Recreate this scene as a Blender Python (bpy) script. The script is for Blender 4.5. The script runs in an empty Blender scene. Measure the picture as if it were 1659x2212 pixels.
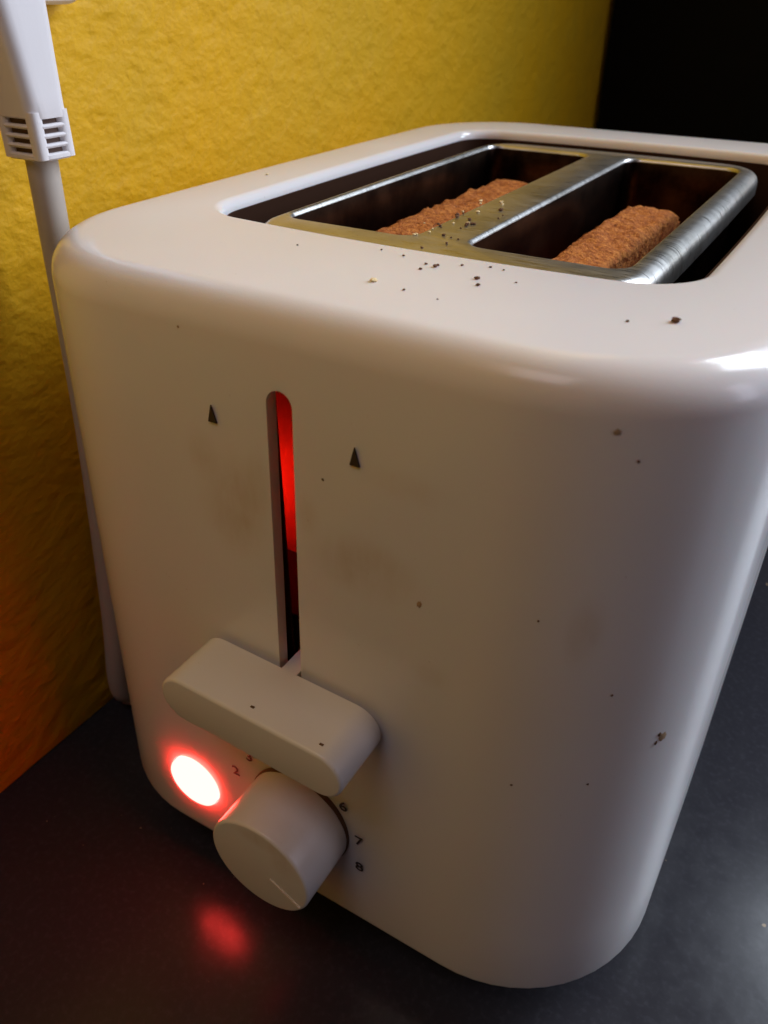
import bpy, bmesh, math, random
from mathutils import Vector, Matrix, noise
random.seed(7)
PI = math.pi
S = bpy.context.scene
COL = S.collection

# ------------------------------------------------------------------ camera
ZC = 0.051                                   # counter height in the camera-fit frame
cam_d = bpy.data.cameras.new("camera"); cam = bpy.data.objects.new("camera", cam_d); COL.objects.link(cam)
rx, ry, rz = 0.9864, 0.0069, 0.5304
Rm = Matrix.Rotation(rz, 4, 'Z') @ Matrix.Rotation(rx, 4, 'X') @ Matrix.Rotation(ry, 4, 'Z')
cam.matrix_world = Matrix.Translation((0.0873, -0.1093, 0.2872 - ZC)) @ Rm
cam_d.sensor_fit = 'VERTICAL'; cam_d.sensor_height = 36.0; cam_d.sensor_width = 27.0
cam_d.lens = 1720.8 / 2212 * 36.0
cam_d.clip_start = 0.01; cam_d.clip_end = 50
cam_d.dof.use_dof = True; cam_d.dof.focus_distance = 0.185; cam_d.dof.aperture_fstop = 22
S.camera = cam

# ------------------------------------------------------------------ light
w = bpy.data.worlds.new("World"); S.world = w; w.use_nodes = True
bg = w.node_tree.nodes["Background"]
bg.inputs[0].default_value = (1.0, 0.42, 0.32, 1); bg.inputs[1].default_value = 0.014

def area(name, loc, target, sx, sy, power, color):
    l = bpy.data.lights.new(name, 'AREA'); l.shape = 'RECTANGLE'; l.size = sx; l.size_y = sy
    l.energy = power; l.color = color
    o = bpy.data.objects.new(name, l); COL.objects.link(o); o.location = loc
    o.rotation_euler = (Vector(target) - Vector(loc)).to_track_quat('-Z', 'Y').to_euler()
    return o
area("window_light", (0.62, 0.86, 0.74), (0.0, 0.08, 0.15), 0.60, 0.90, 28.0, (0.80, 0.89, 1.0))
area("front_fill_light", (-0.02, -0.27, 0.66), (0.0, 0.0, 0.12), 0.26, 0.2, 0.47, (1.0, 0.86, 0.90))  # added fill from above the front, brightens front panel and lever top

area("side_fill_light", (0.95, 0.16, 0.42), (0.05, 0.10, 0.08), 0.16, 0.5, 0.75, (0.82, 0.80, 1.0))  # added strip lamp for the right face, corner bands and worktop sheen
S.view_settings.view_transform = 'Standard'; S.view_settings.look = 'None'
S.view_settings.exposure = 0; S.view_settings.gamma = 1
S.cycles.max_bounces = 8

# ------------------------------------------------------------------ materials
def mat(name, col, rough=.5, metal=0, **kw):
    m = bpy.data.materials.new(name); m.use_nodes = True
    b = m.node_tree.nodes["Principled BSDF"]
    b.inputs["Base Color"].default_value = (*col, 1); b.inputs["Roughness"].default_value = rough
    b.inputs["Metallic"].default_value = metal
    for k, v in kw.items(): b.inputs[k.replace('_', ' ')].default_value = v
    return m
def nodes(m): return m.node_tree.nodes, m.node_tree.links, m.node_tree.nodes["Principled BSDF"]
def coords(m, scale=(1, 1, 1), rot=(0, 0, 0)):
    N, L, b = nodes(m)
    tc = N.new('ShaderNodeTexCoord'); mp = N.new('ShaderNodeMapping'); L.new(tc.outputs['Object'], mp.inputs[0])
    mp.inputs['Scale'].default_value = scale; mp.inputs['Rotation'].default_value = rot
    return mp.outputs[0]
def noise_n(m, vec, scale, detail=3, rough=.5, dist=0):
    N, L, b = nodes(m)
    n = N.new('ShaderNodeTexNoise'); L.new(vec, n.inputs['Vector'])
    n.inputs['Scale'].default_value = scale; n.inputs['Detail'].default_value = detail
    n.inputs['Roughness'].default_value = rough; n.inputs['Distortion'].default_value = dist
    return n.outputs['Fac']
def ramp(m, fac, stops):
    N, L, b = nodes(m)
    r = N.new('ShaderNodeValToRGB'); L.new(fac, r.inputs[0])
    r.color_ramp.interpolation = 'EASE'
    e = r.color_ramp.elements
    while len(e) < len(stops): e.new(.5)
    for q, (p, c) in zip(e, stops): q.position = p; q.color = (*c, 1) if len(c) == 3 else c
    return r.outputs[0]
def mix(m, fac, a, b_, mode='MIX'):
    N, L, b = nodes(m)
    x = N.new('ShaderNodeMix'); x.data_type = 'RGBA'; x.blend_type = mode
    if isinstance(fac, float): x.inputs[0].default_value = fac
    else: L.new(fac, x.inputs[0])
    for s, v in ((6, a), (7, b_)):
        if isinstance(v, tuple): x.inputs[s].default_value = (*v, 1)
        else: L.new(v, x.inputs[s])
    return x.outputs[2]
def bump(m, h, strength, dist, prev=None):
    N, L, b = nodes(m)
    u = N.new('ShaderNodeBump'); L.new(h, u.inputs['Height'])
    u.inputs['Strength'].default_value = strength; u.inputs['Distance'].default_value = dist
    if prev: L.new(prev, u.inputs['Normal'])
    L.new(u.outputs[0], b.inputs['Normal']); return u.outputs[0]

def plastic(name, c, rough, grime=.5, smudges=()):
    m = mat(name, c, rough); N, L, b = nodes(m); v = coords(m)
    g = tuple(x * y for x, y in zip(c, (.86, .78, .68)))
    f = ramp(m, noise_n(m, v, 22, 1.5, .4, .2), [(.1, (0, 0, 0)), (.95, (grime * .7,) * 3)])
    c1 = mix(m, f, c, g)
    v2 = coords(m, (1, 1, .35))
    f2 = ramp(m, noise_n(m, v2, 12, 3, .6, .2), [(.1, (.0,) * 3), (.9, (grime * .6,) * 3)])
    c2 = mix(m, f2, c1, tuple(x * y for x, y in zip(c, (.93, .82, .80))))
    f3 = ramp(m, noise_n(m, v, 900, 2, .5), [(.74, (0, 0, 0)), (.80, (grime * .6,) * 3)])
    c3 = mix(m, f3, c2, (.25, .14, .07))
    if smudges:
        nz_ = noise_n(m, v, 70, 3, .55, .3); nz2 = noise_n(m, coords(m, (1, 1, .3)), 260, 3, .6)
        for (sx_, sz_, rx_, rz_, am) in smudges:
            mp = N.new('ShaderNodeMapping'); L.new(v, mp.inputs[0]); mp.vector_type = 'POINT'
            mp.inputs['Location'].default_value = (-sx_ / rx_, 0, -sz_ / rz_); mp.inputs['Scale'].default_value = (1 / rx_, 0, 1 / rz_)
            ln_ = N.new('ShaderNodeVectorMath'); ln_.operation = 'LENGTH'; L.new(mp.outputs[0], ln_.inputs[0])
            mr = N.new('ShaderNodeMapRange'); mr.interpolation_type = 'SMOOTHERSTEP'; L.new(ln_.outputs['Value'], mr.inputs['Value'])
            mr.inputs['From Min'].default_value = 1.15; mr.inputs['From Max'].default_value = .1
            m1 = N.new('ShaderNodeMath'); m1.operation = 'MULTIPLY'; L.new(mr.outputs[0], m1.inputs[0]); L.new(nz_, m1.inputs[1])
            m3 = N.new('ShaderNodeMath'); m3.operation = 'MULTIPLY'; L.new(m1.outputs[0], m3.inputs[0]); L.new(nz2, m3.inputs[1])
            m2 = N.new('ShaderNodeMath'); m2.operation = 'MULTIPLY'; L.new(m3.outputs[0], m2.inputs[0]); m2.inputs[1].default_value = am * 2.6; m2.use_clamp = True
            c3 = mix(m, m2.outputs[0], c3, (.50, .34, .20))
    L.new(c3, b.inputs['Base Color'])
    r = ramp(m, noise_n(m, v, 30, 1.5, .4), [(.1, (rough - .02,) * 3), (.9, (rough + .10,) * 3)])
    L.new(r, b.inputs['Roughness'])
    bump(m, noise_n(m, v, 1800, 2, .5), .06, .0002)
    return m
M_body = plastic('aged_white_plastic', (.79, .765, .785), .13, .3, [(-.0130, .143, .012, .015, .42), (.0195, .1385, .016, .009, .42), (.028, .160, .012, .004, .16), (.064, .138, .004, .010, .3), (-.021, .153, .006, .007, .22), (.006, .1465, .004, .006, .25), (.036, .118, .006, .004, .15), (-.006, .150, .005, .010, .22)])
bb = M_body.node_tree.nodes["Principled BSDF"]
bb.inputs['Subsurface Weight'].default_value = .25; bb.inputs['Subsurface Scale'].default_value = .008
bb.inputs['Subsurface Radius'].default_value = (1.0, .3, .2)
M_knob = plastic('ivory_plastic', (.78, .765, .77), .2, .3, [(.004, .0635, .012, .004, .35), (.010, .058, .006, .006, .3)])
M_print = mat('dark_grey_print', (.035, .022, .02), .5)
M_grime = mat('brown_grime', (.13, .065, .03), .8)
M_base = mat('black_base_plastic', (.012, .011, .011), .5)
M_rub = mat('rubber', (.015, .015, .015), .8)
M_liner = mat('dark_brown_liner', (.035, .014, .007), .9, 0, Specular_IOR_Level=.1)  # very dark brown, matte base colour
M_black = mat('black_lacquer', (.002, .002, .0025), .5)
M_black.node_tree.nodes["Principled BSDF"].inputs["Specular IOR Level"].default_value = .08

M_steel = mat('brushed_steel', (.5, .48, .44), .4, 1.0)
N, L, b = nodes(M_steel)
v = coords(M_steel, (1, 18, 1)); vs = coords(M_steel)
L.new(mix(M_steel, ramp(M_steel, noise_n(M_steel, vs, 45, 4, .6), [(.4, (0, 0, 0)), (.7, (.8, .8, .8))]), (.58, .57, .56), (.42, .41, .38)), b.inputs['Base Color'])
L.new(ramp(M_steel, noise_n(M_steel, v, 160, 3, .6), [(.3, (.27,) * 3), (.7, (.42,) * 3)]), b.inputs['Roughness'])
M_cage = mat('dark_brown_steel', (.33, .24, .17), .33, 1.0)  # slot walls: base colour ramped to a very dark mottled brown
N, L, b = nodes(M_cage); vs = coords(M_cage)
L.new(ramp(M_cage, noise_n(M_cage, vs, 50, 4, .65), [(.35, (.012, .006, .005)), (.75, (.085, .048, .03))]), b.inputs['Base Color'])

M_wall = mat('yellow_painted_plaster', (.72, .42, .012), .6, Specular_IOR_Level=.25)
N, L, b = nodes(M_wall)
vw = coords(M_wall, (1, 1, 1), (.35, 0, 0)); vw2 = coords(M_wall, (1, 1.0, .55), (.5, 0, 0))
L.new(mix(M_wall, ramp(M_wall, noise_n(M_wall, vw, 16, 4, .6), [(.35, (0, 0, 0)), (.7, (.8,) * 3)]), (.76, .40, .006), (.68, .39, .014)), b.inputs['Base Color'])
vw3 = coords(M_wall, (1, .7, 1.0), (.6, 0, 0))
p = bump(M_wall, noise_n(M_wall, vw3, 175, 2.6, .5, .05), .8, .0015)
p = bump(M_wall, noise_n(M_wall, vw3, 85, 2, .5, .1), .4, .0022, p)
bump(M_wall, noise_n(M_wall, vw, 430, 3, .6), .5, .0006, p)

M_counter = mat('dark_speckled_worktop', (.03, .028, .03), .28)
M_counter.node_tree.nodes['Principled BSDF'].inputs['Specular IOR Level'].default_value = .28
N, L, b = nodes(M_counter); vc = coords(M_counter)
c = mix(M_counter, ramp(M_counter, noise_n(M_counter, vc, 500, 3, .6), [(.45, (0, 0, 0)), (.75, (1, 1, 1))]), (.027, .026, .032), (.036, .035, .043))
c = mix(M_counter, ramp(M_counter, noise_n(M_counter, vc, 420, 1, .3), [(.80, (0, 0, 0)), (.83, (1, 1, 1))]), c, (.28, .20, .12))
L.new(c, b.inputs['Base Color'])
L.new(ramp(M_counter, noise_n(M_counter, vc, 130, 4, .6), [(.2, (.17,) * 3), (.85, (.25,) * 3)]), b.inputs['Roughness'])
bump(M_counter, noise_n(M_counter, vc, 160, 3, .5), .06, .0004)

M_bread = mat('toasted_crust', (.42, .17, .06), .9)
N, L, b = nodes(M_bread); vb = coords(M_bread)
c = ramp(M_bread, noise_n(M_bread, vb, 520, 5, .8), [(.26, (.07, .02, .006)), (.44, (.44, .125, .020)), (.60, (.68, .24, .042)), (.80, (.86, .48, .17))])
L.new(c, b.inputs['Base Color'])
bump(M_bread, noise_n(M_bread, vb, 700, 4, .7), 1.0, .0014)
M_crumb = mat('dark_crumb', (.13, .055, .025), .9)
M_crumb_l = mat('pale_crumb', (.85, .66, .36), .9)
M_cord = plastic('white_cable_sheath', (.50, .45, .41), .5, .5)
M_plug = plastic('white_plug_plastic', (.80, .77, .80), .38, .15)
M_hole = mat('dark_recess', (.10, .055, .04), .8)

def emis(name, col, s):
    m = mat(name, (.1, .02, .01), .4); b = m.node_tree.nodes["Principled BSDF"]
    b.inputs['Emission Color'].default_value = (*col, 1); b.inputs['Emission Strength'].default_value = s
    return m
M_led = emis('lit_indicator_lens', (1.0, .040, .034), 28)
M_glow = emis('added_glow', (1.0, .008, .002), 30)
M_wire = emis('dull_red_wire', (1.0, .04, .01), 2.2)

# ------------------------------------------------------------------ mesh helpers
def link(name, me, m, parent=None, smooth=35):
    o = bpy.data.objects.new(name, me); COL.objects.link(o)
    if m: me.materials.append(m)
    if smooth:
        for p_ in me.polygons: p_.use_smooth = True
        me.set_sharp_from_angle(angle=math.radians(smooth))
    if parent: o.parent = parent
    return o
def bm_me(bm, name='mesh'):
    bmesh.ops.recalc_face_normals(bm, faces=bm.faces)
    me = bpy.data.meshes.new(name); bm.to_mesh(me); bm.free(); return me
def rings_me(rings, cap0=True, cap1=True, name='mesh'):
    bm = bmesh.new(); n = len(rings[0]); V = [[bm.verts.new(p_) for p_ in r] for r in rings]
    for a, b_ in zip(V[:-1], V[1:]):
        for i in range(n): bm.faces.new((a[i], a[(i + 1) % n], b_[(i + 1) % n], b_[i]))
    if cap0: bm.faces.new(V[0])
    if cap1: bm.faces.new(V[-1][::-1])
    return bm_me(bm, name)
def rrect(x0, x1, y0, y1, R, bowf=0, bows=0, nc=14, ns=10):
    """rounded rectangle in plan, always 4*(nc+ns) points; sides bowed outwards"""
    pts = []
    cs = [(x1 - R, y0 + R, -PI / 2), (x1 - R, y1 - R, 0), (x0 + R, y1 - R, PI / 2), (x0 + R, y0 + R, PI)]
    for k, (cx, cy, a0) in enumerate(cs):
        for i in range(nc + 1): a = a0 + PI / 2 * i / nc; pts.append((cx + R * math.cos(a), cy + R * math.sin(a)))
        nx = cs[(k + 1) % 4]; a = nx[2]
        e = (nx[0] + R * math.cos(a), nx[1] + R * math.sin(a)); s = pts[-1]
        for i in range(1, ns): t = i / ns; pts.append((s[0] + (e[0] - s[0]) * t, s[1] + (e[1] - s[1]) * t))
    xm, ym, hw, hl = (x0 + x1) / 2, (y0 + y1) / 2, (x1 - x0) / 2, (y1 - y0) / 2
    out = []
    for x, y in pts:
        u, v_ = (x - xm) / hw, (y - ym) / hl
        out.append((x + u * bows * (1 - v_ * v_), y + v_ * bowf * (1 - u * u)))
    return out
def boolean(o, cutters):
    for c_ in cutters:
        md = o.modifiers.new('b', 'BOOLEAN'); md.operation = 'DIFFERENCE'; md.solver = 'EXACT'; md.object = c_
def bake(o, cutters=()):
    dg = bpy.context.evaluated_depsgraph_get(); dg.update()
    me = bpy.data.meshes.new_from_object(o.evaluated_get(dg)); o.modifiers.clear(); o.data = me
    for c_ in cutters: bpy.data.objects.remove(c_)
def resmooth(o, ang=35):
    for p_ in o.data.polygons: p_.use_smooth = True
    o.data.set_sharp_from_angle(angle=math.radians(ang))
def prism_y(pts, y0, y1, r=0, segs=4, rback=False):
    """extrude an (x,z) outline along y; the y0 end gets a rounded edge of radius r"""
    cx = sum(p_[0] for p_ in pts) / len(pts); cz = sum(p_[1] for p_ in pts) / len(pts)
    n = len(pts); rings = []
    def off(d):
        o_ = []
        for i in range(n):
            a, b_, c_ = pts[i - 1], pts[i], pts[(i + 1) % n]
            t = Vector((c_[0] - a[0], c_[1] - a[1])).normalized(); nn = Vector((t.y, -t.x))
            if nn.dot(Vector((b_[0] - cx, b_[1] - cz))) < 0: nn = -nn
            o_.append((b_[0] - nn.x * d, b_[1] - nn.y * d))
        return o_
    if r:
        for k in range(segs + 1):
            a = PI / 2 * k / segs
            rings.append([(x, y0 + r - r * math.sin(PI / 2 - a), z) for x, z in off(r - r * math.sin(a))])
    else: rings.append([(x, y0, z) for x, z in pts])
    rings.append([(x, y1, z) for x, z in pts])
    return rings_me(rings)
def stadium(cx, cz, hx, hz, n=16, vertical=False):
    pts = []
    if not vertical:
        for i in range(n + 1): a = -PI / 2 + PI * i / n; pts.append((cx + hx - hz + hz * math.cos(a), cz + hz * math.sin(a)))
        for i in range(n + 1): a = PI / 2 + PI * i / n; pts.append((cx - hx + hz + hz * math.cos(a), cz + hz * math.sin(a)))
    else:
        for i in range(n + 1): a = PI * i / n; pts.append((cx + hx * math.cos(a), cz + hz - hx + hx * math.sin(a)))
        for i in range(n + 1): a = PI + PI * i / n; pts.append((cx + hx * math.cos(a), cz - hz + hx + hx * math.sin(a)))
    return pts
def circle(cx, cz, r, n=64): return [(cx + r * math.cos(2 * PI * i / n), cz + r * math.sin(2 * PI * i / n)) for i in range(n)]
def box_me(x0, x1, y0, y1, z0, z1, bev=0):
    bm = bmesh.new(); bmesh.ops.create_cube(bm, size=1)
    for v_ in bm.verts: v_.co = Vector(((x0 + x1) / 2 + v_.co.x * (x1 - x0), (y0 + y1) / 2 + v_.co.y * (y1 - y0), (z0 + z1) / 2 + v_.co.z * (z1 - z0)))
    if bev: bmesh.ops.bevel(bm, geom=bm.edges[:], offset=bev, segments=3, profile=.5, affect='EDGES')
    return bm_me(bm)
def sweep(path, rad, n=20):
    rings = []; P = [Vector(p_) for p_ in path]; up = Vector((1, 0, 0))
    for i, p_ in enumerate(P):
        t = (P[min(i + 1, len(P) - 1)] - P[max(i - 1, 0)]).normalized()
        u = (up - t * up.dot(t)).normalized(); v_ = t.cross(u); up = u
        r = rad[i] if isinstance(rad, list) else rad
        rings.append([tuple(p_ + (u * math.cos(2 * PI * k / n) + v_ * math.sin(2 * PI * k / n)) * r) for k in range(n)])
    return rings_me(rings)
def spline(ctrl, n=10):
    C = [Vector(c_) for c_ in ctrl]; C = [2 * C[0] - C[1]] + C + [2 * C[-1] - C[-2]]; out = []
    for i in range(1, len(C) - 2):
        for k in range(n):
            t = k / n; a, b_, c_, d = C[i - 1:i + 3]
            out.append(.5 * ((2 * b_) + (c_ - a) * t + (2 * a - 5 * b_ + 4 * c_ - d) * t * t + (3 * b_ - a - 3 * c_ + d) * t ** 3))
    out.append(C[-2]); return out
def thing(name, label, cat, loc=(0, 0, 0), group=None):
    o = bpy.data.objects.new(name, None); COL.objects.link(o); o.empty_display_size = .02
    o.location = loc; o['label'] = label; o['category'] = cat
    if group: o['group'] = group
    return o
def tag(o, label, cat, group=None):
    o['label'] = label; o['category'] = cat
    if group: o['group'] = group
    return o

# ------------------------------------------------------------------ setting
WX = -0.1172
o = link('counter', box_me(WX - .02, 1.2, -.7, 1.3, -.04, 0), M_counter, None, 0); o['kind'] = 'structure'
o = link('wall', box_me(WX - .12, WX, -.7, 1.3, .0004, 1.6), M_wall, None, 0); o['kind'] = 'structure'
# dark joint where wall meets worktop
ap = thing('tall_appliance', 'plain black appliance on the worktop behind the toaster, against the yellow wall', 'appliance', (.2, .55, 0))
link('front_panel', box_me(-.314, .16, 0, .012, .02, .60, .002), M_black, ap)
link('cabinet', box_me(-.312, .158, .0122, .3, .008, .598, .002), M_black, ap)
link('plinth', box_me(-.300, .09, .02, .28, .0004, .0078), M_base, ap)

# ------------------------------------------------------------------ toaster
H = 0.1881; G = 0.0190; LB = .2470; W = .0862; RC = .0418; RT = .0078
T = thing('toaster', 'white two-slot toaster with its lever pushed down and round button lit, on the dark worktop', 'toaster')
def F(z): return -.0433 * (H - .0015 - z)
def outer(z, i=0):
    hw = W + .0055 * (H - z) - i
    return [(x, y, z) for x, y in rrect(-hw, hw, F(z) + i, LB + .02 * (H - z) - i, max(RC - i, .004), -.0003, .0018)]
OX, OY0, OY1 = .0612, .0515, .2125
def opening(z, e=0): # e>0 -> larger
    return [(x, y, z) for x, y in rrect(-OX - e, OX + e, OY0 - e, OY1 + e, .0125 + e, .0035, .0012)]
rings = [outer(G + .003, .010), outer(G + .001, .004)]
for k in range(5): a = PI / 2 * k / 4; rings.append(outer(G + .0022 * (1 - math.sin(a)) * 1.0 if k < 4 else G + .0022, 0.0022 * (1 - math.sin(a))) if False else outer(G + .0022 - .0022 * math.cos(a), .0022 * (1 - math.sin(a))))
for k in range(1, 8): rings.append(outer(G + .0022 + (H - RT - G - .0022) * k / 8))
for k in range(13): a = PI / 2 * k / 12; rings.append(outer(H - RT + RT * math.sin(a), RT * (1 - math.cos(a))))
lr = .0026
for k in range(7): a = PI / 2 * k / 6; rings.append(opening(H - lr + lr * math.cos(a), lr * (1 - math.sin(a)) ))
rings.append(opening(H - .012)); rings.append(opening(.034))
body = link('body', rings_me(rings), M_body, T)
cut = []
slit = link('c', prism_y(stadium(0, .1185, .0031, .0535, 20, True), -.02, .02), None, None, 0); cut.append(slit)
SZ = F(.0406)
cc_ = box_me(-.042, .042, .0032, .034, .045, .176)
for v_ in cc_.vertices:
    if v_.co.y < .01: v_.co.y = F(v_.co.z) + .0034
cut.append(link('c', cc_, None, None, 0))
cut.append(link('c', prism_y(circle(-.0368, .0406, .0090), -.02, SZ + .003), None, None, 0))
boolean(body, cut); bake(body, cut); resmooth(body, 32)
print('body faces', len(body.data.polygons))

link('inner_shell', rings_me([opening(.036, -.0004), opening(H - .0029, -.0004), opening(H - .0029, -.0011), opening(.0365, -.0011)], True, True), M_liner, T)
# internal lever compartment: plate, and an unseen glowing coil added to light it red
link('inner_plate', box_me(-.0415, .0415, .0320, .0334, .0455, .1755), mat('grey_inner_plate', (.55, .45, .42), .5), T)
path = [(-.034 + .0012 * math.cos(i * 1.1), .020 + .0012 * math.sin(i * 1.1), .1200 + i * .00009) for i in range(120)]
link('added_glow_coil', sweep(path, .0004, 6), M_glow, T)
for s_ in (-1, 1):
    link('slit_light_block', box_me(-.0415 if s_ < 0 else .0045, -.0045 if s_ < 0 else .0415, .0037, .0045, .0455, .1755), M_liner, T)  # opaque plates added to stop coil light leaking through the front wall
link('light_baffle', box_me(-.041, .041, .010, .0315, .1040, .1055, .0004), M_liner, T)  # unseen bar added to keep the coil's light off the lower slit
# base and feet
link('base', rings_me([[(x, y, z) for x, y in rrect(-.074, .074, .010, .236, .032)] for z in (.006, G + .0025)]), M_base, T)
for sx in (-1, 1):
    for y in (.03, .215):
        link('foot', rings_me([[(sx * .055 + r * math.cos(t * PI / 12), y + r * math.sin(t * PI / 12), z) for t in range(24)] for r, z in ((.0075, .0004), (.0085, .0015), (.0085, .0062))]), M_rub, T)

# steel slot frame
SH = H - .0028
slab = link('slot_frame', rings_me([[(x, y, z) for x, y in rrect(-.0508, .0512, .0518, .2085, .0135, .0022, .0005)] for z in (SH - .007, SH)]), M_steel, T)
cuts = []
SL = [(-.0462, -.0078), (.0064, .0448)]
for x0, x1 in SL:
    cuts.append(link('c', rings_me([[(x, y, z) for x, y in rrect(x0, x1, .0655, .1995, .005)] for z in (SH - .03, SH + .01)]), None, None, 0))
boolean(slab, cuts)
bake(slab, cuts)
for p_ in slab.data.polygons: p_.use_smooth = True
def in_slot(p_, g=.0006): return any(x0 - g < p_.x < x1 + g and .0655 - g < p_.y < .1995 + g for x0, x1 in SL)
bm = bmesh.new(); bm.from_mesh(slab.data); bm.edges.ensure_lookup_table()
for inner, wd, sg in ((False, .0040, 6), (True, .0011, 3)):
    es = [e for e in bm.edges if len(e.link_faces) == 2 and e.calc_face_angle() > math.radians(50) and all(v_.co.z > SH - .0001 for v_ in e.verts)
          and all(in_slot(v_.co) for v_ in e.verts) == inner]
    bmesh.ops.bevel(bm, geom=es, offset=wd, segments=sg, profile=.5, affect='EDGES')
bm.to_mesh(slab.data); bm.free(); slab.data.materials.append(M_cage)
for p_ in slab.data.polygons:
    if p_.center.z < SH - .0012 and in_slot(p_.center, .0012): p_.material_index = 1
resmooth(slab, 40)
for x0, x1 in SL:
    bm = bmesh.new()
    r0 = rrect(x0 - .0001, x1 + .0001, .0654, .1996, .0051); n = len(r0)
    lo = [bm.verts.new((x, y, .040)) for x, y in r0]; hi = [bm.verts.new((x, y, SH - .0068)) for x, y in r0]
    r1 = rrect(x0 - .0008, x1 + .0008, .0647, .2003, .0058)
    lo2 = [bm.verts.new((x, y, .040)) for x, y in r1]; hi2 = [bm.verts.new((x, y, SH - .0068)) for x, y in r1]
    for i in range(n):
        j = (i + 1) % n
        bm.faces.new((lo[i], lo[j], hi[j], hi[i])); bm.faces.new((lo2[j], lo2[i], hi2[i], hi2[j]))
        bm.faces.new((hi[i], hi[j], hi2[j], hi2[i])); bm.faces.new((lo[j], lo[i], lo2[i], lo2[j]))
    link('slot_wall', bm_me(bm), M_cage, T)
    # glowing element wires low on the walls of each slot
    for xs in (x0 + .0018, x1 - .0018):
        pts = []
        for k in range(5):
            z = .075 + k * .018
            ya, yb = (.075, .19) if k % 2 == 0 else (.19, .075)
            pts += [(xs, ya, z), (xs, yb, z)]
        hw_ = link('element_wire', sweep(pts, .0005, 6), M_wire, T)
    # wire guards
    for xs in (x0 + .0045, x1 - .0045):
        for y in (.085, .12, .155, .19):
            link('guard_wire', sweep([(xs, y, .045), (xs, y, SH - .034), (xs + (-.004 if xs < (x0 + x1) / 2 else .004), y, SH - .028)], .0007, 8), M_cage, T)

# lever (it sits a little askew on its stem)
def tilt_pts(p_, cx, cz, deg):
    a_ = math.radians(deg); return [(cx + (x - cx) * math.cos(a_) - (z - cz) * math.sin(a_), cz + (x - cx) * math.sin(a_) + (z - cz) * math.cos(a_)) for x, z in p_]
lev = link('lever', prism_y(tilt_pts(stadium(.0004, .0966, .0253, .0065, 20), .0004, .0966, -2.2), F(.0958) - .0172, F(.0958) - .0010, .0009), M_knob, T)
link('lever_stem', prism_y([(-.0022, .0915), (.0022, .0915), (.0022, .1018), (-.0022, .1018)], F(.0958) - .0012, .024), M_knob, T, 0)

# indicator button
def dome(cx, cz, r, y0, h, n=48, m_=8):
    rings_ = []
    rings_.append([(x, y0 + .002, z) for x, z in circle(cx, cz, r, n)])
    for k in range(m_):
        a = PI / 2 * k / m_; rings_.append([(x, y0 - h * math.sin(a), z) for x, z in circle(cx, cz, r * math.cos(a), n)])
    return rings_me(rings_)
link('indicator_button', dome(-.0368, .0406, .0086, SZ - .0008, .0016), M_led, T)

# browning knob
KX, KZ, KR = .0013, .0514, .0151; KY = F(KZ)
link('knob_collar', prism_y(circle(KX, KZ, KR + .0003), KY - .0005, KY + .001, 0), M_grime, T)
kn = link('browning_knob', prism_y(circle(KX, KZ, KR, 96), KY - .0178, KY - .0004, .0009, 5), M_knob, T)
a = math.radians(-31); dr = Vector((math.cos(a), math.sin(a))); pr = Vector((-dr.y, dr.x))
q = []
for s_, e_ in ((.0040, -.00022), (.0142, -.00035), (.0142, .00035), (.0040, .00022)): v_ = dr * s_ + pr * e_; q.append((KX + v_.x, KZ + v_.y))
link('pointer_line', prism_y(q, KY - .0181, KY - .0170), mat('pale_ridge', (.85, .74, .66), .35), kn, 0)

# printed digits and triangles on the front (follow the leaning front)
lean = math.atan(.0433)
def on_front(x, z, d=.00012): return Vector((x, F(z) - d, z))
for i in range(8):
    dx_, dz_ = [(-.0170, -.0140), (-.0215, .0038), (-.0163, .0124), (-.006, .0190), (.0055, .0185), (.0137, .0123), (.0185, .0021), (.0188, -.0081)][i]
    x, z = KX + dx_, KZ + dz_
    cu = bpy.data.curves.new('digit', 'FONT'); cu.body = str(i + 1); cu.size = .0052; cu.align_x = 'CENTER'; cu.align_y = 'CENTER'; cu.extrude = .00005
    cu.offset = .00003
    to = bpy.data.objects.new('tmp', cu); COL.objects.link(to)
    dg = bpy.context.evaluated_depsgraph_get(); dg.update()
    me = bpy.data.meshes.new_from_object(to.evaluated_get(dg)); bpy.data.objects.remove(to)
    dgt = link('printed_digit', me, M_print, T, 0)
    dgt.location = on_front(x, z); dgt.rotation_euler = (PI / 2 - lean * -1, 0, 0)
for sx in (-1, 1):
    x = .0172 * sx + .0002
    t = link('printed_triangle', prism_y([(x - .0011, .1613), (x + .0011, .1613), (x, .1652)], 0, .0004), M_print, T, 0)
    t.location = (0, F(.163) - .00022, 0)
# stuck stains on the front
def blot(x, z, r, sx=1, m=M_grime, th=.00018, seed=0):
    bm = bmesh.new(); n = 18; rnd = random.Random(seed * 77 + 5); c_ = bm.verts.new((0, -th, 0)); V = []
    for k in range(n):
        a_ = 2 * PI * k / n; rr = r * (.7 + .5 * rnd.random()); V.append(bm.verts.new((rr * sx * math.cos(a_), 0, rr * math.sin(a_))))
    for k in range(n): bm.faces.new((c_, V[k], V[(k + 1) % n]))
    # drop it on the body surface along +y
    o_ = link('stain', bm_me(bm), m, T); return o_
from mathutils.bvhtree import BVHTree
bvh = BVHTree.FromPolygons([v_.co for v_ in body.data.vertices], [tuple(p_.vertices) for p_ in body.data.polygons])
M_st2 = mat('faint_brown_mark', (.40, .27, .16), .6)
camp = cam.matrix_world.translation.copy()
def ray(px, py):
    d = Rm.to_3x3() @ Vector(((px - 829.5) / 1720.8, -(py - 1106) / 1720.8, -1))
    return bvh.ray_cast(camp, d.normalized())
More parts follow.
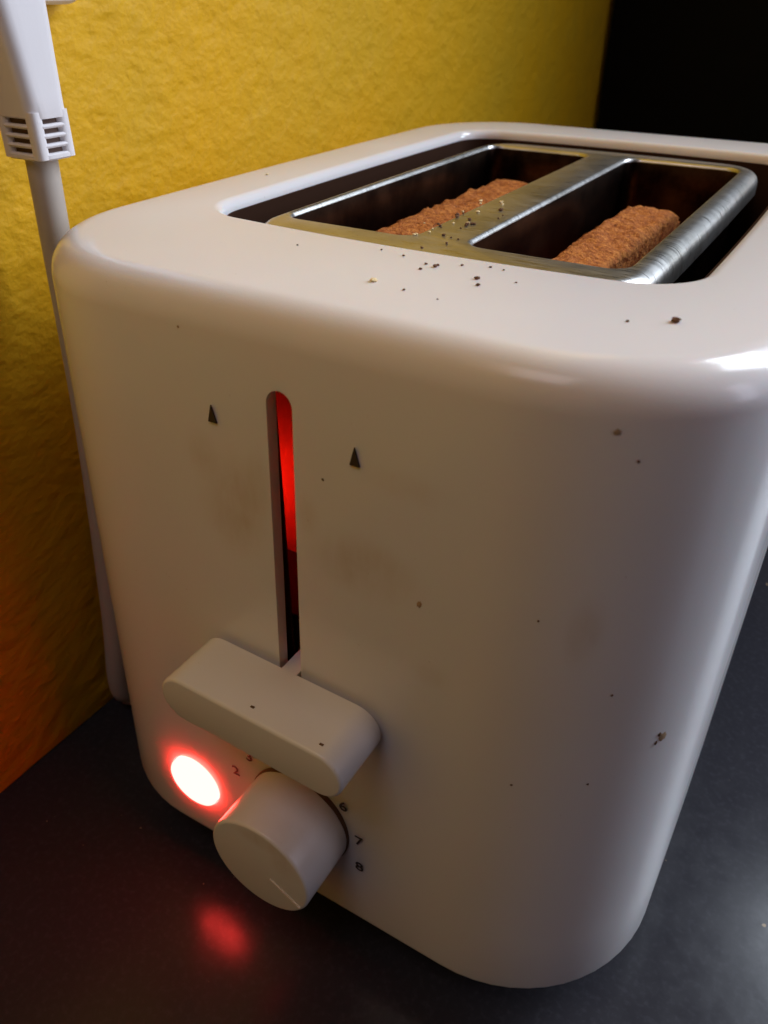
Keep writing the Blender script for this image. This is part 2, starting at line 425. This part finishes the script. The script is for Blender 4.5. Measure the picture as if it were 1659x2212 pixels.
for k, (x, z, r, sx, m) in enumerate([(.0800, .1085, .0006, .7, M_grime), (.0798, .1062, .00065, .6, M_grime), (.0806, .1075, .0013, .8, M_st2),
        (.0628, .1785, .0006, 1, M_st2), (.0325, .1350, .0009, .6, M_st2), (.0700, .0980, .0003, 1, M_grime), (.0665, .1735, .0003, 1, M_grime),
        (.0705, .1230, .0003, 1, M_grime), (.0100, .1560, .0003, 1, M_grime), (.0560, .0960, .0003, 1, M_grime), (-.0240, .1800, .0003, 1, M_st2), (-.0012, .1660, .00025, 1, M_grime), (.0560, .1400, .00025, 1, M_grime)]):
    hit = bvh.ray_cast(Vector((x, -.1, z)), Vector((0, 1, 0)))
    if hit[0] is None: continue
    o_ = blot(x, z, r, sx, m, seed=k); o_.location = hit[0] + hit[1] * .00006
    o_.rotation_euler = hit[1].to_track_quat('-Y', 'Z').to_euler()
for (x, z, y) in ((-.0050, .0985, 0), (.0150, .0985, 0)): pass
for k, (x, dy) in enumerate(((.0004, .0140), (.0190, .0143))):
    o_ = link('speck', box_me(-.0005, .0005, -.0003, .0003, 0, .0002, .0001), M_grime, lev); o_.location = (x, F(.0958) - dy, .1031 - math.tan(math.radians(2.2)) * x)

# ------------------------------------------------------------------ bread
def bread(name, x0, x1, y0, y1, z0, z1, label, seed):
    bm = bmesh.new(); nx, ny, nz = 12, 90, 50
    V = {}
    def vert(i, j, k):
        key = (i, j, k)
        if key in V: return V[key]
        u, v_, t = i / nx, j / ny, k / nz
        x, y, z = x0 + (x1 - x0) * u, y0 + (y1 - y0) * v_, z0 + (z1 - z0) * t
        # rounded slice corners at the top
        r = .014
        if z > z1 - r:
            for yc, sgn in ((y0 + r, -1), (y1 - r, 1)):
                if (y - yc) * sgn > 0:
                    dy, dz = y - yc, z - (z1 - r); m_ = max(abs(dy), abs(dz)); l = math.hypot(dy, dz)
                    if l > 0: f = m_ / l; y, z = yc + dy * f, z1 - r + dz * f
        re = .0025; ex = min(u, 1 - u) * (x1 - x0)
        if ex < re: z -= (re - ex) ** 2 / re * .6 if k == nz else 0
        p_ = Vector((x, y, z)); nrm = Vector(((u - .5) * 2 if i in (0, nx) else 0, (v_ - .5) * 2 if j in (0, ny) else 0, 1 if k == nz else 0))
        d = noise.fractal(p_ * 260 + Vector((seed, 0, 0)), .7, 2, 5) * .0012 + noise.noise(p_ * 90 + Vector((seed, 3, 0))) * .0007
        if nrm.length: p_ += nrm.normalized() * d
        V[key] = bm.verts.new(p_); return V[key]
    for i in range(nx):
        for j in range(ny):
            bm.faces.new((vert(i, j, nz), vert(i + 1, j, nz), vert(i + 1, j + 1, nz), vert(i, j + 1, nz)))
            bm.faces.new((vert(i, j, 0), vert(i, j + 1, 0), vert(i + 1, j + 1, 0), vert(i + 1, j, 0)))
        for k in range(nz):
            bm.faces.new((vert(i, 0, k), vert(i + 1, 0, k), vert(i + 1, 0, k + 1), vert(i, 0, k + 1)))
            bm.faces.new((vert(i, ny, k), vert(i, ny, k + 1), vert(i + 1, ny, k + 1), vert(i + 1, ny, k)))
    for j in range(ny):
        for k in range(nz):
            bm.faces.new((vert(0, j, k), vert(0, j, k + 1), vert(0, j + 1, k + 1), vert(0, j + 1, k)))
            bm.faces.new((vert(nx, j, k), vert(nx, j + 1, k), vert(nx, j + 1, k + 1), vert(nx, j, k + 1)))
    o_ = link(name, bm_me(bm), M_bread, None, 70)
    return tag(o_, label, 'toast')
bread('bread_slice', -.0380, -.0185, .078, .2000 - .004, .06, H - .0118, 'browned bread slice down in the left slot, beside the yellow wall', 1)
bread('bread_slice', .0165, .0325, .078, .1790, .06, H - .0116, 'browned bread slice down in the right slot, wider in view', 9)

# ------------------------------------------------------------------ crumbs
def crumb_me(seed, r):
    bm = bmesh.new(); bmesh.ops.create_icosphere(bm, subdivisions=2, radius=r)
    for v_ in bm.verts:
        n_ = noise.noise(v_.co * (1.3 / r) + Vector((seed, seed * 2, 0))); v_.co *= 1 + .55 * n_; v_.co.z *= .7
    return bm_me(bm)
cm = [crumb_me(i, .0006) for i in range(5)]
for c_ in cm[:4]: c_.materials.append(M_crumb)
cm[4].materials.append(M_crumb_l)
cl = [c_.copy() for c_ in cm[:2]]
for c_ in cl: c_.materials.clear(); c_.materials.append(M_crumb_l)
def crumb(x, y, z, s, me, label, group):
    o_ = bpy.data.objects.new('crumb', me); COL.objects.link(o_)
    o_.location = (x, y, z + .0003 * s); o_.rotation_euler = (0, 0, random.uniform(0, 6)); o_.scale = (s * random.uniform(.8, 1.3), s, s * .8)
    tag(o_, label, 'crumb', group)
def top_pt(px, py, z):
    d = Rm.to_3x3() @ Vector(((px - 829.5) / 1720.8, -(py - 1106) / 1720.8, -1)); t = (z - camp.z) / d.z
    return camp + d * t
RIM = [(940, 577, .8), (946, 574, .6), (1030, 603, .8), (1033, 617, .7), (872, 553, .5), (908, 582, .6), (920, 571, .5), (872, 627, .5), (1060, 578, .45), (1088, 584, .4), (998, 574, .5), (945, 647, .3), (1115, 611, .35), (824, 540, .4), (1355, 695, .55), (643, 530, .4)]
for px, py, s in RIM:
    p_ = top_pt(px, py, H); crumb(p_.x, p_.y, H, s, random.choice(cm[:4]), 'tiny dark toast crumb on the white rim in front of the steel slots', 'tiny dark crumbs on the white rim')
p_ = top_pt(808, 608, H); crumb(p_.x, p_.y, H, 1.1, cl[0], 'tan toast crumb lying alone on the middle of the white front rim', None)
p_ = top_pt(1460, 696, H); crumb(p_.x, p_.y, H, 1.35, cm[1], 'largest dark brown crumb on the white top near the front right corner', None)
p_ = top_pt(577, 378, H); crumb(p_.x, p_.y, H, .7, cl[1], 'brown crumb on the white side rim next to the yellow wall', None)
PALE = [(955, 425, .7), (953, 442, .6), (1095, 432, .8), (1102, 446, .6), (835, 495, .5), (935, 498, .7), (770, 572, .5), (610, 632, .5), (508, 650, .6), (522, 648, .6), (630, 610, .4), (575, 572, .4), (872, 572, .6)]
DARK = [(800, 518, .9), (795, 530, .7), (866, 580, .7), (880, 550, .8), (900, 578, .7), (913, 578, .6), (855, 590, .6), (670, 580, .6), (681, 590, .6), (707, 652, .6), (822, 605, .4), (726, 708, .6), (560, 738, .5), (805, 680, .4), (1090, 485, .9), (1105, 520, .4), (1075, 540, .4), (838, 507, .5), (758, 668, .35), (690, 600, .35), (640, 590, .3)]
for lst, dark in ((PALE, False), (DARK, True)):
    for zx, zy, s in lst:
        p_ = top_pt((1100 + zx / 2.074) * .6652, (450 + zy / 2.074) * .6652, SH)
        where = 'on the steel strip just behind the white front rim' if p_.y < .064 else ('on the steel divider beside the right slot' if p_.x > -.0005 else 'on the steel divider beside the left slot')
        crumb(p_.x, p_.y, SH, s * 1.15, random.choice(cm[:4]) if dark else random.choice(cl),
              ('dark brown' if dark else 'pale golden') + ' toast crumb ' + where, ('dark' if dark else 'pale') + ' crumbs ' + where)

# ------------------------------------------------------------------ mains plug, cord, socket
PC = Vector((-.1005, .0360, 0))
tilt = Vector((.0, 0, 1))
pl = thing('mains_plug', 'white angled mains plug with ribbed strain relief, hanging at the wall left of the toaster', 'plug', (PC.x, PC.y, .26))
def sq(cx, cy, hx, hy, z, R): return [(x - PC.x, y - PC.y, z - .26) for x, y in rrect(cx - hx, cx + hx, cy - hy, cy + hy, R, 0, 0, 6, 4)]
rot_p = math.radians(-18)
zr0, zr1 = .1990, .2090                          # strain relief, bottom and top
core = link('strain_relief_core', rings_me([sq(PC.x, PC.y, .0058, .0044, z, .003) for z in (zr0 + .001, zr1 + .002)]), M_hole, pl)
hz_ = (zr1 - zr0)
HX, HY = .0072, .0058
edges = [zr0, zr0 + .0028]
for k in range(4):
    zb = zr0 + .0032 + k * .0034
    # rib between slots is a full ring
lv = [(zr0, zr0 + .0016)] + [(zr0 + .0028 + k * .0022, zr0 + .0038 + k * .0022) for k in range(3)]
for a_, b_ in lv:
    e_ = .0004
    link('strain_relief_rib', rings_me([sq(PC.x, PC.y, HX - e_, HY - e_, a_, .003), sq(PC.x, PC.y, HX, HY, a_ + e_, .0034), sq(PC.x, PC.y, HX, HY, b_ - e_, .0034), sq(PC.x, PC.y, HX - e_, HY - e_, b_, .003)]), M_plug, pl)
for sx, sy in ((-1, -1), (1, -1), (-1, 1), (1, 1)):
    cx, cy = PC.x + sx * (HX - .0020), PC.y + sy * (HY - .0018)
    link('strain_relief_post', rings_me([sq(cx, cy, .0019, .0017, z, .0015) for z in (zr0 + .0003, zr1 + .001)]), M_plug, pl)
prof = [(zr1 - .0006, .0068, .0054), (zr1 - .0002, .0072, .0058), (zr1 + .004, .0073, .0060), (.222, .0080, .0066), (.240, .0092, .0080), (.262, .0105, .0095), (.276, .0105, .0095), (.280, .0085, .0075)]
link('plug_body', rings_me([sq(PC.x - (hx - .0072) * .8, PC.y - (hy - .0058) * .8, hx, hy, z, .0032) for z, hx, hy in prof]), M_plug, pl)
# round plug head facing the wall
def disc_x(x0, x1, cy, cz, r, org, n=40, rb=.001):
    return rings_me([[(x - org[0], cy + rr * math.cos(2 * PI * i / n) - org[1], cz + rr * math.sin(2 * PI * i / n) - org[2]) for i in range(n)] for x, rr in ((x0, r), (x1 - rb, r), (x1, r - rb))])
link('plug_head', disc_x(WX + .0095, PC.x - .002,   .044, .262, .0165, (PC.x, PC.y, .26)), M_plug, pl)
pl.rotation_euler = (0, 0, 0)
so = thing('wall_socket', 'white rounded wall socket behind the plug at the top left, mostly out of frame', 'socket', (WX, .052, .262))
def plate(x0, x1, hy, hz, R, rb, cy=.042, cz=.2600):
    rg = []
    for x, d in ((x0, 0), (x1 - rb, 0), (x1 - rb * .3, rb * .3), (x1, rb)):
        rg.append([(x - WX, y - .052, z - .262) for y, z in rrect(cy - hy + d, cy + hy - d, cz - hz + d, cz + hz - d, R - d * .5)])
    return rings_me(rg)
link('socket_plate', plate(WX + .0004, WX + .0095, .0285, .0285, .009, .003), M_plug, so)
link('socket_rim', disc_x(WX + .0095, WX + .0105, .042, .2600, .0200, (WX, .052, .262), 48, .0008), M_plug, so)
cord = link('power_cord', sweep(spline([(PC.x, PC.y, zr0 + .003), (-.1007, .0352, .180), (-.1025, .0335, .12), (-.1052, .0288, .05), (-.1075, .0262, .018), (-.1080, .0290, .0078), (-.1075, .0400, .0048), (-.1072, .12, .0046), (-.1050, .25, .0046), (-.09, .36, .0046)], 12), .0040, 24), M_cord, None)
tag(cord, 'white mains cord hanging from the plug down between toaster and yellow wall', 'cord')
